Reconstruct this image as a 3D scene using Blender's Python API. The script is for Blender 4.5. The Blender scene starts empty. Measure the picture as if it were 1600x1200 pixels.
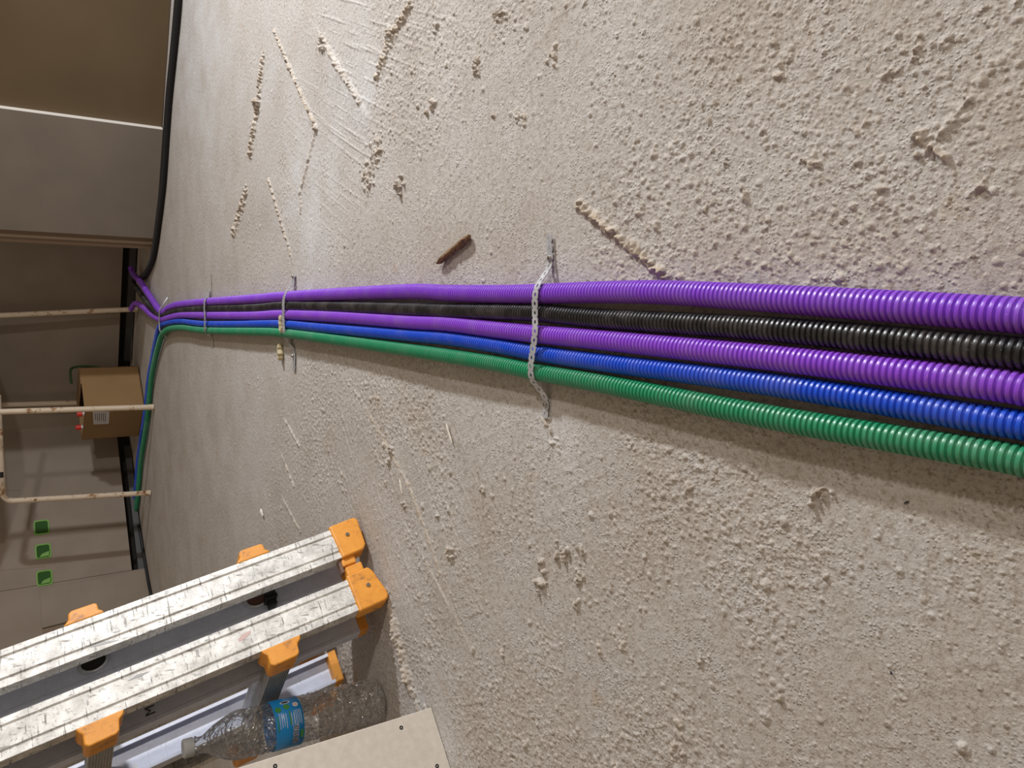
import bpy, math, random
import numpy as np
from mathutils import Matrix, Vector
random.seed(7)
RNG = np.random.default_rng(11)
SC = bpy.context.scene
COL = SC.collection

# ------------------------------------------------------------------ camera
FPX, CAMH = 1202.0, 0.626
_D = np.array([1780., 90., FPX]); _D /= np.linalg.norm(_D)
_up = -_D
_Y = np.array([0, 0, 1.]) - _up*_up[2]; _Y /= np.linalg.norm(_Y)
_X = np.cross(_up, _Y)
if _X[1] < 0: _X = -_X
CM = np.array([_X, _Y, _up])
cam = bpy.data.cameras.new('camera'); camo = bpy.data.objects.new('camera', cam); COL.objects.link(camo)
R_, U_, B_ = CM[:, 0], CM[:, 1], -CM[:, 2]
camo.matrix_world = Matrix(((R_[0], U_[0], B_[0], 0), (R_[1], U_[1], B_[1], 0), (R_[2], U_[2], B_[2], CAMH), (0, 0, 0, 1)))
cam.sensor_fit = 'HORIZONTAL'; cam.sensor_width = 36; cam.lens = 36*FPX/1600
cam.clip_start = 0.02
SC.camera = camo
SC.view_settings.view_transform = 'Standard'; SC.view_settings.look = 'None'
SC.view_settings.gamma = 1; SC.view_settings.use_curve_mapping = False
SC.view_settings.exposure = 0.34

# ------------------------------------------------------------------ light
world = bpy.data.worlds.new('world'); SC.world = world; world.use_nodes = True
world.node_tree.nodes['Background'].inputs[0].default_value = (1.0, 0.77, 0.55, 1)
world.node_tree.nodes['Background'].inputs[1].default_value = 0.235
def area(name, loc, to, size, power, col, spread=180):
    l = bpy.data.lights.new(name, 'AREA'); l.size = size; l.energy = power; l.color = col; l.spread = math.radians(spread)
    o = bpy.data.objects.new(name, l); COL.objects.link(o); o.location = loc
    o.rotation_euler = (Vector(to)-Vector(loc)).to_track_quat('-Z', 'Y').to_euler()
    return o
area('work_lamp', (2.5, 1.7, 1.15), (-0.2, 0.6, 0), 0.15, 66, (0.95, 0.97, 1.0), 180)
area('ceiling_lamp', (2.3, -0.7, 2.0), (-0.3, 1.6, 0), 0.15, 30, (1.0, 0.94, 0.88), 180)

# ------------------------------------------------------------------ helpers
def ray(x, y): return CM @ np.array([x-800., 600.-y, FPX])
def fl(x, y, z=0.0):
    d = ray(x, y); return np.array([0, 0, CAMH]) + d*((z-CAMH)/d[2])
def newmesh(name, V, F, smooth=False):
    me = bpy.data.meshes.new(name)
    me.from_pydata([tuple(map(float, v)) for v in V], [], [tuple(int(i) for i in f) for f in F])
    me.update()
    if smooth: me.shade_smooth()
    return me
def link(name, me, mats, parent=None, bevel=0, seg=2):
    o = bpy.data.objects.new(name, me); COL.objects.link(o)
    if mats is not None:
        for m in (mats if isinstance(mats, (list, tuple)) else [mats]): me.materials.append(m)
    if parent is not None: o.parent = parent
    if bevel:
        b = o.modifiers.new('bevel', 'BEVEL'); b.width = bevel; b.segments = seg; b.limit_method = 'ANGLE'; b.angle_limit = math.radians(35)
    return o
def tag(o, label=None, cat=None, group=None, kind=None):
    if label: o['label'] = label
    if cat: o['category'] = cat
    if group: o['group'] = group
    if kind: o['kind'] = kind
    return o
def thing(name, label, cat, loc=(0, 0, 0), group=None):
    o = bpy.data.objects.new(name, None); COL.objects.link(o); o.location = tuple(float(v) for v in loc)
    o.empty_display_size = 0.05
    return tag(o, label, cat, group)
class MB:
    """collects geometry in world coordinates"""
    def __init__(s): s.V = []; s.F = []
    def add(s, V, F):
        n = len(s.V); s.V += [tuple(map(float, v)) for v in V]; s.F += [tuple(int(i)+n for i in f) for f in F]
    def hexa(s, P):   # 8 pts: bottom loop 0-3, top loop 4-7
        s.add(P, [(3, 2, 1, 0), (4, 5, 6, 7), (0, 1, 5, 4), (1, 2, 6, 5), (2, 3, 7, 6), (3, 0, 4, 7)])
    def box(s, o, ex, ey, ez):   # origin corner and three edge vectors
        o, ex, ey, ez = map(np.array, (o, ex, ey, ez))
        s.hexa([o, o+ex, o+ex+ey, o+ey, o+ez, o+ex+ez, o+ex+ey+ez, o+ey+ez])
    def prism(s, poly, ext):
        n = len(poly); P = [np.array(p) for p in poly]; e = np.array(ext)
        s.add(P+[p+e for p in P], [tuple(range(n))[::-1], tuple(range(n, 2*n))]+[(i, (i+1) % n, n+(i+1) % n, n+i) for i in range(n)])
    def tube(s, path, rad, seg=16, cap=True):
        path = np.array(path, float); n = len(path); rad = np.broadcast_to(rad, (n,))
        T = np.gradient(path, axis=0); T /= np.linalg.norm(T, axis=1)[:, None]
        ref = np.array([0.02, 0.03, 1.0]); 
        if abs(np.mean(T @ (ref/np.linalg.norm(ref)))) > .8: ref = np.array([1.0, .03, .02])
        A = np.cross(T, ref); A /= np.linalg.norm(A, axis=1)[:, None]; Bv = np.cross(T, A)
        th = np.linspace(0, 2*np.pi, seg, endpoint=False)
        V = path[:, None, :]+rad[:, None, None]*(np.cos(th)[None, :, None]*A[:, None, :]+np.sin(th)[None, :, None]*Bv[:, None, :])
        F = [(i*seg+j, (i+1)*seg+j, (i+1)*seg+(j+1) % seg, i*seg+(j+1) % seg) for i in range(n-1) for j in range(seg)]
        if cap: F += [tuple(range(seg)), tuple(range((n-1)*seg, n*seg))[::-1]]
        s.add(V.reshape(-1, 3), F)
    def build(s, name, mat, parent=None, smooth=False, bevel=0, seg=2, fix=True):
        loc = np.array(parent_loc(parent)) if parent is not None else np.zeros(3)
        V = np.array(s.V)-loc
        me = newmesh(name, V, s.F)
        if fix:
            import bmesh
            bm = bmesh.new(); bm.from_mesh(me); bmesh.ops.recalc_face_normals(bm, faces=bm.faces); bm.to_mesh(me); bm.free()
        if smooth:
            me.shade_smooth()
            try: me.set_sharp_from_angle(angle=math.radians(40))
            except Exception: pass
        return link(name, me, mat, parent, bevel, seg)
def parent_loc(p):
    l = np.zeros(3)
    while p is not None: l = l+np.array(p.location); p = p.parent
    return l

# ------------------------------------------------------------------ materials
def mat(name, color=(.5, .5, .5), rough=.6, metal=0, spec=.5, build=None):
    m = bpy.data.materials.new(name); m.use_nodes = True
    nt = m.node_tree; b = nt.nodes['Principled BSDF']
    b.inputs['Base Color'].default_value = (*color, 1); b.inputs['Roughness'].default_value = rough
    b.inputs['Metallic'].default_value = metal; b.inputs['Specular IOR Level'].default_value = spec
    if build: build(nt, b)
    return m
def N(nt, typ, **kw):
    n = nt.nodes.new(typ)
    for k, v in kw.items():
        if k.startswith('_'): setattr(n, k[1:], v)
        else: n.inputs[k.replace('__', ' ')].default_value = v
    return n
def ramp(nt, src, stops, interp='LINEAR'):
    r = nt.nodes.new('ShaderNodeValToRGB'); r.color_ramp.interpolation = interp
    e = r.color_ramp.elements
    while len(e) < len(stops): e.new(.5)
    for i, (p, c) in enumerate(stops):
        e[i].position = p; e[i].color = (*c, 1) if len(c) == 3 else c
    nt.links.new(src, r.inputs[0]); return r.outputs[0]
def coords(nt, scale=(1, 1, 1), rot=(0, 0, 0), which='Object'):
    t = nt.nodes.new('ShaderNodeTexCoord'); m = nt.nodes.new('ShaderNodeMapping')
    m.inputs['Scale'].default_value = scale; m.inputs['Rotation'].default_value = rot
    nt.links.new(t.outputs[which], m.inputs[0]); return m.outputs[0]
def noise(nt, vec, scale, detail=4, rough=.55, dist=0):
    n = N(nt, 'ShaderNodeTexNoise', Scale=scale, Detail=detail, Roughness=rough, Distortion=dist); nt.links.new(vec, n.inputs['Vector']); return n.outputs['Fac']
def mixc(nt, fac, a, b, mode='MIX'):
    m = nt.nodes.new('ShaderNodeMix'); m.data_type = 'RGBA'; m.blend_type = mode
    for s, v in ((m.inputs[0], fac), (m.inputs[6], a), (m.inputs[7], b)):
        if isinstance(v, (int, float)): s.default_value = v
        elif isinstance(v, tuple): s.default_value = (*v, 1) if len(v) == 3 else v
        else: nt.links.new(v, s)
    return m.outputs[2]
def bump(nt, b, h, strength, dist, prev=None):
    n = N(nt, 'ShaderNodeBump', Strength=strength, Distance=dist); nt.links.new(h, n.inputs['Height'])
    if prev is not None: nt.links.new(prev, n.inputs['Normal'])
    nt.links.new(n.outputs[0], b.inputs['Normal']); return n.outputs[0]

def b_floor(nt, b):
    v = coords(nt)
    n1 = noise(nt, v, 1.6, 5, .6); n2 = noise(nt, v, 7, 6, .65); n3 = noise(nt, v, 60, 5, .7); n4 = noise(nt, v, 330, 4, .7)
    c = ramp(nt, n1, [(.30, (.42, .38, .34)), (.5, (.465, .44, .41)), (.68, (.50, .49, .485))])
    c2 = ramp(nt, n2, [(.28, (.37, .32, .27)), (.5, (.48, .445, .41)), (.72, (.56, .545, .53))])
    c = mixc(nt, .55, c, c2)
    # dusty white / ochre stains
    rust = ramp(nt, noise(nt, v, 11, 4, .5, .6), [(.66, (0, 0, 0)), (.80, (1, 1, 1))])
    c = mixc(nt, rust, c, (.42, .33, .24))
    at = nt.nodes.new('ShaderNodeAttribute'); at.attribute_name = 'dust'
    c = mixc(nt, at.outputs['Fac'], c, (.66, .67, .69))
    at2 = nt.nodes.new('ShaderNodeAttribute'); at2.attribute_name = 'grit'
    c = mixc(nt, at2.outputs['Fac'], c, (.50, .43, .35))
    at3 = nt.nodes.new('ShaderNodeAttribute'); at3.attribute_name = 'crack'
    c = mixc(nt, at3.outputs['Fac'], c, (.06, .05, .045))
    sp2 = ramp(nt, noise(nt, v, 120, 3, .7), [(.34, (.70, .64, .57)), (.48, (1, 1, 1)), (.70, (1.10, 1.10, 1.10))])
    c = mixc(nt, .75, c, sp2, 'MULTIPLY')
    sp = ramp(nt, n4, [(.30, (.55, .50, .45)), (.46, (1, 1, 1)), (.75, (1.12, 1.10, 1.08))])
    c = mixc(nt, .8, c, sp, 'MULTIPLY')
    nt.links.new(c, b.inputs['Base Color'])
    p = bump(nt, b, n3, .45, .003)
    p = bump(nt, b, n4, .75, .0014, p)
    vo = N(nt, 'ShaderNodeTexVoronoi', Scale=230.0); nt.links.new(v, vo.inputs['Vector'])
    vr = ramp(nt, vo.outputs['Distance'], [(.0, (1, 1, 1)), (.38, (0, 0, 0))])
    msk = ramp(nt, noise(nt, v, 14, 3, .6), [(.45, (0, 0, 0)), (.60, (1, 1, 1))])
    bump(nt, b, mixc(nt, 1.0, vr, msk, 'MULTIPLY'), .8, .0018, p)
M_floor = mat('screed', rough=.85, spec=.25, build=b_floor)

def b_board(c0, c1, sc=9):
    def f(nt, b):
        v = coords(nt); n = noise(nt, v, sc, 4, .5)
        c = ramp(nt, n, [(.3, c0), (.7, c1)])
        nt.links.new(c, b.inputs['Base Color']); bump(nt, b, noise(nt, v, 260, 2), .12, .0006)
    return f
M_board = mat('grey_plasterboard', rough=.75, spec=.3, build=b_board((.28, .235, .19), (.315, .265, .22)))
M_boardfront = mat('paper_faced_plasterboard', rough=.8, spec=.25, build=b_board((.60, .55, .48), (.68, .63, .56), 90))
M_brown = mat('brown_panel', rough=.42, spec=.4, build=b_board((.125, .085, .046), (.15, .105, .058), 3))
M_greyboard = mat('taupe_board', rough=.6, spec=.35, build=b_board((.21, .18, .148), (.245, .21, .175), 6))
M_core = mat('gypsum_core', (.72, .69, .64), .9)
M_dark = mat('recess_shade_paint', (.02, .017, .014), .9)  # near-black that paints the shade inside hollows and recesses
M_galv = mat('galvanised_steel', (.10, .10, .10), .5, .7)
M_studb = mat('brown_stud', (.22, .155, .10), .55)
def b_plastic(col, dust=.25):
    def f(nt, b):
        v = coords(nt); n = noise(nt, v, 22, 5, .65)
        c = mixc(nt, ramp(nt, n, [(.45, (0, 0, 0)), (.75, (dust, dust, dust))]), col, (.45, .40, .38))
        sc = ramp(nt, noise(nt, v, 400, 3, .7), [(.62, (0, 0, 0)), (.72, (dust, dust, dust))])
        c = mixc(nt, sc, c, (.6, .58, .6))
        nt.links.new(c, b.inputs['Base Color'])
        bump(nt, b, noise(nt, v, 500, 2), .1, .0004)
    return f
M_purple = mat('purple_plastic', rough=.36, build=b_plastic((.23, .055, .62), .16))
M_purple2 = mat('violet_plastic', rough=.36, build=b_plastic((.25, .06, .62), .16))
M_black = mat('black_plastic', rough=.34, build=b_plastic((.012, .012, .013), .18))
M_blue = mat('blue_plastic', rough=.36, build=b_plastic((.006, .072, .60), .12))
M_green = mat('green_plastic', rough=.36, build=b_plastic((.014, .25, .115), .14))
M_cable = mat('black_hose', (.010, .010, .011), .5)
def b_strap(nt, b):
    v = coords(nt); nt.links.new(ramp(nt, noise(nt, v, 70, 4), [(.3, (.40, .41, .43)), (.7, (.60, .61, .63))]), b.inputs['Base Color'])
M_strap = mat('zinc_strap', rough=.42, metal=.35, build=b_strap)
M_galv2 = mat('bare_scuff', (.28, .28, .28), .4, .4)
M_plug = mat('brown_plug', (.13, .06, .045), .6)
M_screw = mat('screw_steel', (.42, .40, .36), .35, .9)
M_blackscrew = mat('black_screw', (.012, .012, .012), .5)
def b_alu(c0, c1, scr):
    def f(nt, b):
        v = coords(nt); n = noise(nt, v, 28, 6, .7)
        c = ramp(nt, n, [(.30, c0), (.62, c1)])
        s1 = noise(nt, coords(nt, (28, 28, 260), (.5, .35, .2)), 1.0, 3, .6)
        s2 = noise(nt, coords(nt, (240, 40, 34), (-.6, .9, .4)), 1.0, 3, .6)
        m1 = ramp(nt, s1, [(.60, (0, 0, 0)), (.68, (scr, scr, scr))]); m2 = ramp(nt, s2, [(.60, (0, 0, 0)), (.69, (scr, scr, scr))])
        c = mixc(nt, m1, c, (.22, .21, .20)); c = mixc(nt, m2, c, (.26, .25, .23))
        dk = ramp(nt, noise(nt, v, 170, 4, .75), [(.33, (.34, .33, .31)), (.42, (1, 1, 1))])
        c = mixc(nt, scr, c, dk, 'MULTIPLY')
        y = ramp(nt, noise(nt, v, 13, 4, .7), [(.64, (0, 0, 0)), (.72, (.6, .6, .6))])
        c = mixc(nt, y, c, (.62, .56, .42))
        nt.links.new(c, b.inputs['Base Color'])
        bump(nt, b, noise(nt, v, 300, 4, .7), .15, .0006)
    return f
M_alu = mat('scratched_aluminium', rough=.48, metal=.25, build=b_alu((.42, .41, .385), (.80, .79, .76), .95))
M_alu2 = mat('sky_tinted_aluminium', rough=.40, metal=.12, build=b_alu((.58, .61, .72), (.70, .73, .84), .15))  # bluish tone paints reflected sky into the inner metal
M_alurung = mat('rung_aluminium', rough=.45, metal=.5, build=b_alu((.34, .34, .32), (.50, .50, .48), .3))
def b_orange(nt, b):
    v = coords(nt); n = noise(nt, v, 40, 6, .7, .4)
    c = ramp(nt, n, [(.30, (.33, .15, .05)), (.44, (.74, .30, .035)), (.75, (.84, .37, .05))])
    nt.links.new(c, b.inputs['Base Color']); bump(nt, b, noise(nt, v, 200, 3), .15, .0008)
M_orange = mat('orange_plastic', rough=.4, build=b_orange)
def b_cream(nt, b):
    v = coords(nt); n = noise(nt, v, 16, 6, .75)
    c = ramp(nt, n, [(.34, (.16, .06, .025)), (.41, (.42, .25, .12)), (.43, (.66, .55, .42)), (1, (.74, .65, .52))])
    nt.links.new(c, b.inputs['Base Color'])
M_cream = mat('rusty_cream_paint', rough=.5, build=b_cream)
M_card = mat('cardboard', rough=.85, build=b_board((.27, .165, .072), (.30, .185, .082), 7))
M_paper = mat('white_paper', (.62, .62, .64), .7)
M_ink = mat('dark_ink', (.03, .03, .035), .6)
M_red = mat('red_plastic', (.62, .03, .02), .35)
M_boxgreen = mat('bright_green_plastic', (.13, .34, .02), .35)
M_boxdark = mat('dark_green_interior', (.02, .09, .01), .8)
M_dgreen = mat('dark_green_strap', (.02, .07, .015), .5)
def b_wood(nt, b):
    v = coords(nt, (1, 1, 1)); n = noise(nt, coords(nt, (900, 120, 300)), 1, 4, .6)
    nt.links.new(ramp(nt, n, [(.3, (.04, .02, .01)), (.5, (.17, .09, .04)), (.7, (.34, .22, .11))]), b.inputs['Base Color'])
    bump(nt, b, n, .6, .001)
M_wood = mat('broken_wood', rough=.8, build=b_wood)
M_straw = mat('pale_chip', rough=.8, build=b_board((.36, .29, .14), (.60, .53, .36), 160))
M_splint = mat('pale_splinter', (.72, .68, .60), .6)
M_blabel = mat('blue_label', (.015, .28, .70), .35)
M_white = mat('label_white', (.8, .82, .86), .4)
M_lgreen = mat('label_green', (.07, .30, .07), .4)
M_lpink = mat('label_pink', (.62, .45, .42), .4)
def b_pet(nt, b):
    out = nt.nodes['Material Output']
    v = coords(nt)
    tr = N(nt, 'ShaderNodeBsdfTransparent', Color=(.955, .97, .98, 1)); gl = N(nt, 'ShaderNodeBsdfGlossy', Color=(1, 1, 1, 1), Roughness=.12)
    lw = N(nt, 'ShaderNodeFresnel', IOR=1.5)
    bp = N(nt, 'ShaderNodeBump', Strength=1.0, Distance=.013); nt.links.new(noise(nt, v, 48, 2, .5, 1.2), bp.inputs['Height'])
    bp2 = N(nt, 'ShaderNodeBump', Strength=.7, Distance=.0028); nt.links.new(noise(nt, v, 150, 2, .5), bp2.inputs['Height']); nt.links.new(bp.outputs[0], bp2.inputs['Normal'])
    nt.links.new(bp2.outputs[0], gl.inputs['Normal']); nt.links.new(bp2.outputs[0], lw.inputs['Normal'])
    mm = N(nt, 'ShaderNodeMath', _operation='MULTIPLY_ADD'); nt.links.new(lw.outputs[0], mm.inputs[0]); mm.inputs[1].default_value = .80; mm.inputs[2].default_value = .10; mm.use_clamp = True
    df = N(nt, 'ShaderNodeBsdfTranslucent', Color=(.9, .93, .95, 1)); m0 = nt.nodes.new('ShaderNodeMixShader'); m0.inputs[0].default_value = .09
    nt.links.new(tr.outputs[0], m0.inputs[1]); nt.links.new(df.outputs[0], m0.inputs[2])
    mx = nt.nodes.new('ShaderNodeMixShader'); nt.links.new(mm.outputs[0], mx.inputs[0]); nt.links.new(m0.outputs[0], mx.inputs[1]); nt.links.new(gl.outputs[0], mx.inputs[2])
    nt.links.new(mx.outputs[0], out.inputs['Surface'])
M_pet = mat('clear_plastic', build=b_pet)
M_cap = mat('frosted_cap', (.55, .57, .58), .4)

# ------------------------------------------------------------------ floor
def vnoise(x, y, s, seed):
    r = np.random.default_rng(seed); G = r.random((256, 256))
    X = x/s; Y = y/s; xi = np.floor(X).astype(int); yi = np.floor(Y).astype(int); fx = X-xi; fy = Y-yi
    fx = fx*fx*(3-2*fx); fy = fy*fy*(3-2*fy); a = xi & 255; b_ = yi & 255; a1 = (xi+1) & 255; b1 = (yi+1) & 255
    return (G[a, b_]*(1-fx)+G[a1, b_]*fx)*(1-fy)+(G[a, b1]*(1-fx)+G[a1, b1]*fx)*fy
def sstep(a, b_, x): t = np.clip((x-a)/(b_-a), 0, 1); return t*t*(3-2*t)
def segdist(x, y, p, q):
    p = np.array(p[:2]); q = np.array(q[:2]); d = q-p; L2 = d @ d
    t = np.clip(((x-p[0])*d[0]+(y-p[1])*d[1])/L2, 0, 1)
    sx = x-(p[0]+t*d[0]); sy = y-(p[1]+t*d[1])
    side = (sx*d[1]-sy*d[0])/math.sqrt(L2)
    return np.hypot(sx, sy), t, side
nX, nY = 1280, 1320
s = np.linspace(-1, 1, nX)
s = np.concatenate([[-6, -3.2, -1.8, -1.25], s, [1.25, 1.8, 3.2, 6]])
ys = [0.12]
while ys[-1] < 5.35:
    ys.append(ys[-1]+(.42+.42*ys[-1])*2/nX*1.35*(.55+.45*min(1, ys[-1])) * (1 if ys[-1] < 3.9 else 3))
ys = np.array([-2.0, -1.2, -.6, -.2, 0.0]+ys+[5.5, 6.5])
YY, SS = np.meshgrid(ys, s, indexing='ij')
XX = SS*(.42+.42*np.clip(YY, 0, 9))
x, y = XX.ravel(), YY.ravel()
z = (vnoise(x, y, .5, 1)-.5)*.003+(vnoise(x, y, .16, 2)-.5)*.0018+(vnoise(x, y, .05, 3)-.5)*.0008
# warp for natural shapes
wx = x+(vnoise(x, y, .09, 21)-.5)*.05; wy = y+(vnoise(x, y, .09, 22)-.5)*.05
rough = sstep(.38, .62, .6*vnoise(wx, wy, .30, 4)+.4*vnoise(wx, wy, .10, 5))
smooth_far = sstep(1.7, 2.6, y)
smooth_mid = 0*x
for a, b_, wd in [((500, 170), (470, 440), .07), ((440, 60), (385, 330), .05), ((540, 190), (560, 20), .05), ((640, 720), (720, 1000), .06), ((650, 900), (600, 800), .03), ((1500, 560), (1250, 1180), .05)]:
    dd, t, sd = segdist(x, y, fl(*a), fl(*b_)); smooth_mid = np.maximum(smooth_mid, 1-sstep(wd*.5, wd, dd+.02*(vnoise(x, y, .03, 33)-.5)))
rough *= (1-.85*smooth_mid)*(1-.6*smooth_far)
def bumps(cell, r0, r1, h, seed, dens):
    """round crumbs, one jittered per cell, kept where the random number is under the local density"""
    r = np.random.default_rng(seed); G = r.random((4, 256, 256)).astype(np.float32); out = np.zeros_like(x)
    xi = np.floor(x/cell).astype(int); yi = np.floor(y/cell).astype(int)
    for di in (-1, 0, 1):
        for dj in (-1, 0, 1):
            a = (xi+di) & 255; b_ = (yi+dj) & 255
            cx = (xi+di+.15+.7*G[0][a, b_])*cell; cy = (yi+dj+.15+.7*G[1][a, b_])*cell; rr = r0+(r1-r0)*G[2][a, b_]**2
            q_ = 1-((x-cx)**2+(y-cy)**2)/rr**2
            out = np.maximum(out, np.where(G[3][a, b_] < dens, np.clip(q_, 0, 1)**.8*rr/r1, 0))
    return out*h
zf = 1-.6*smooth_far
fine = bumps(.0042, .0010, .0022, .0011, 6, .16+.50*rough); mid = bumps(.0095, .0018, .0042, .0020, 7, .05+.55*rough); big = bumps(.032, .0035, .0075, .0042, 8, .02+.22*rough)
z += (fine+mid+big*(.3+.9*vnoise(x, y, .004, 91)))*zf
grain = np.clip(fine/.0011, 0, 1); grain2 = np.clip(mid/.002+big/.004, 0, 1)
z += (sstep(.45, .85, vnoise(x, y, .006, 10))-.3)*.0007*(.3+rough)*zf
pits = bumps(.012, .0010, .0024, 1.0, 9, .10+.22*rough); z -= pits*.0016
# trowel streaks, direction varies by zone
def streak(ang, wd, seed, amp, mask):
    u = x*math.cos(ang)+y*math.sin(ang); v = -x*math.sin(ang)+y*math.cos(ang)
    return (sstep(.55, .9, vnoise(u, v*wd, .16, seed)*.5+.5*vnoise(u*1.7, v*wd*1.9, .16, seed+1)))*amp*mask
v1 = fl(560, 80); z += streak(1.05, 26, 40, .0016, np.exp(-((x-v1[0])**2+(y-v1[1])**2)/.10))
v2 = fl(640, 860); z += streak(.72, 22, 44, .0010, np.exp(-((x-v2[0])**2/.16+(y-v2[1])**2/.13)))
v3 = fl(560, 700); z += streak(.62, 20, 48, .0011, np.exp(-((x-v3[0])**2/.10+(y-v3[1])**2/.25)))
v4 = fl(1000, 1050); z += streak(.80, 18, 52, .0006, np.exp(-((x-v4[0])**2/.05+(y-v4[1])**2/.10)))
z += streak(1.9, 14, 56, .0004, 1-smooth_far)
grit = rough*np.clip(grain+grain2, 0, 1)*.35
# named ridges: steps between trowel passes
def ridge(pts, wd, h, lumpy=.5, step=0):
    global z, grit
    for a, b_ in zip(pts[:-1], pts[1:]):
        dd, t, sd = segdist(x, y, fl(*a), fl(*b_))
        ww = wd*(.45+1.1*vnoise(x, y, .008, 61))
        g = np.exp(-(dd/ww)**2)*(1-lumpy+lumpy*1.9*sstep(.2, .75, vnoise(x, y, .0042, 62))); z = z+g*h; grit = np.maximum(grit, g*lumpy*.8)
        if step: z = z+step*np.exp(-(dd/.05)**2)*sstep(-wd, wd, sd)
ridge([(412, 90), (405, 160), (392, 240)], .011, .0060, .9)
ridge([(385, 300), (366, 365)], .014, .006, 1)
ridge([(430, 50), (455, 110), (494, 200)], .006, .0038, .9)
ridge([(494, 200), (470, 300), (470, 330)], .006, .003, .5)
ridge([(505, 60), (528, 100), (563, 160)], .006, .0042, .5, .003)
ridge([(420, 280), (455, 400)], .006, .003, .9)
ridge([(905, 320), (960, 365), (1040, 430)], .0055, .0040, 1)
ridge([(575, 640), (640, 760), (690, 900)], .003, .0008, .9, .0012)
ridge([(640, 830), (690, 920), (722, 985)], .002, .0004, .2, .0012)
ridge([(445, 655), (470, 700)], .003, .0026, .6); ridge([(440, 708), (460, 760)], .003, .0026, .6); ridge([(440, 775), (470, 830)], .003, .0026, .6)
ridge([(607, 925), (622, 990), (640, 1060), (655, 1112)], .008, .0045, .7, .004)
ridge([(1515, 155), (1465, 215)], .003, .0035, .3); ridge([(1440, 220), (1475, 245)], .003, .004, .8)
ridge([(640, 10), (610, 60), (590, 120)], .010, .004, 1)
# crumb piles
for px, py, r, h in [(625, 293, .016, .012), (590, 235, .026, .006), (575, 270, .03, .005), (845, 912, .013, .009), (845, 885, .009, .006), (880, 868, .013, .008), (905, 862, .010, .006),
                     (907, 905, .009, .006), (900, 945, .009, .006), (705, 868, .012, .008), (612, 705, .010, .010), (610, 720, .008, .009), (632, 788, .009, .008),
                     (684, 810, .008, .005), (752, 765, .008, .005), (785, 1018, .010, .007), (1218, 1092, .007, .005), (1290, 905, .007, .004), (1098, 1030, .007, .005), (1275, 768, .009, .010),
                     (1290, 775, .006, .007), (1165, 300, .010, .005), (1268, 245, .008, .004), (1345, 200, .006, .003), (1445, 225, .008, .005), (1540, 290, .006, .005), (1430, 80, .008, .004),
                     (865, 85, .012, .005), (745, 105, .010, .006), (672, 168, .013, .007), (782, 22, .012, .006), (680, 45, .010, .006), (812, 185, .014, .004), (855, 660, .010, .006),
                     (865, 690, .014, .004), (1140, 250, .007, .005), (1380, 295, .007, .004), (1395, 120, .007, .003), (770, 183, .010, .005), (1000, 330, .007, .004), (670, 1112, .012, .007),
                     (505, 70, .015, .010), (1220, 110, .008, .004), (800, 1185, .007, -.006), (1056, 1170, .012, .004), (1060, 1140, .010, .003), (940, 1010, .012, .004), (970, 1000, .012, .003)]:
    c = fl(px, py); dd = np.hypot(x-c[0]+(vnoise(x, y, .008, 71)-.5)*r*2.2, y-c[1]+(vnoise(x, y, .008, 72)-.5)*r*2.2)
    g = (1-sstep(r*.35, r*1.1, dd))*.75*(.15+1.0*sstep(.2, .65, vnoise(x, y, .0036, 73))); z = z+g*h; grit = np.maximum(grit, np.clip(g, 0, 1)*.75)
dust = np.zeros_like(x)
for px, py, r, a in [(300, 60, .5, .5), (480, 330, .25, .55), (560, 160, .2, .5), (450, 500, .2, .2), (650, 1060, .10, .8), (700, 1170, .05, .8), (870, 690, .06, .5), (380, 700, .35, .25), (700, 120, .2, .2), (640, 900, .1, .35)]:
    c = fl(px, py); dust = np.maximum(dust, a*np.exp(-((x-c[0])**2+(y-c[1])**2)/r**2)*(.35+.9*vnoise(wx, wy, .05, 81)))
dust = np.clip(dust*(1-.5*rough), 0, 1); grit = np.clip(grit, 0, 1)
crack = np.zeros_like(x)
# expansion gap line in the screed
for a, b_ in [((330, 430), (331, 462)), ((334, 528), (335, 542))]:
    dd, t, sd = segdist(x, y, fl(*a), fl(*b_)); crack = np.maximum(crack, 1-sstep(.0015, .0055, dd))
flat = np.zeros_like(x)
for px, py, r in [(858, 385, .05), (852, 640, .035), (459, 432, .06), (459, 566, .06), (590, 915, .07), (560, 850, .05), (690, 1150, .07), (592, 1092, .06), (650, 1120, .05), (240, 636, .05), (235, 770, .05), (710, 390, .035)]:
    c = fl(px, py); flat = np.maximum(flat, np.exp(-((x-c[0])**2+(y-c[1])**2)/r**2))
z = z*(1-.75*flat)*(1-sstep(.93, 1.0, np.abs(SS.ravel())))
inner = (np.abs(SS.ravel()) <= 1.3)
ny, nx = XX.shape
me = bpy.data.meshes.new('floor'); me.vertices.add(nx*ny)
co = np.stack([x, y, z], 1).astype(np.float32); me.vertices.foreach_set('co', co.ravel())
ii, jj = np.meshgrid(np.arange(ny-1), np.arange(nx-1), indexing='ij'); b0 = (ii*nx+jj).ravel()
q = np.stack([b0, b0+1, b0+nx+1, b0+nx], 1).astype(np.int32)
me.loops.add(q.size); me.loops.foreach_set('vertex_index', q.ravel())
me.polygons.add(len(q)); me.polygons.foreach_set('loop_start', np.arange(0, q.size, 4, dtype=np.int32)); me.polygons.foreach_set('loop_total', np.full(len(q), 4, np.int32))
me.update(calc_edges=True); me.shade_smooth()
for nm, arr in (('dust', dust), ('grit', grit), ('crack', crack)):
    at = me.attributes.new(nm, 'FLOAT', 'POINT'); at.data.foreach_set('value', arr.astype(np.float32))
tag(link('floor', me, M_floor), kind='structure')

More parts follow.
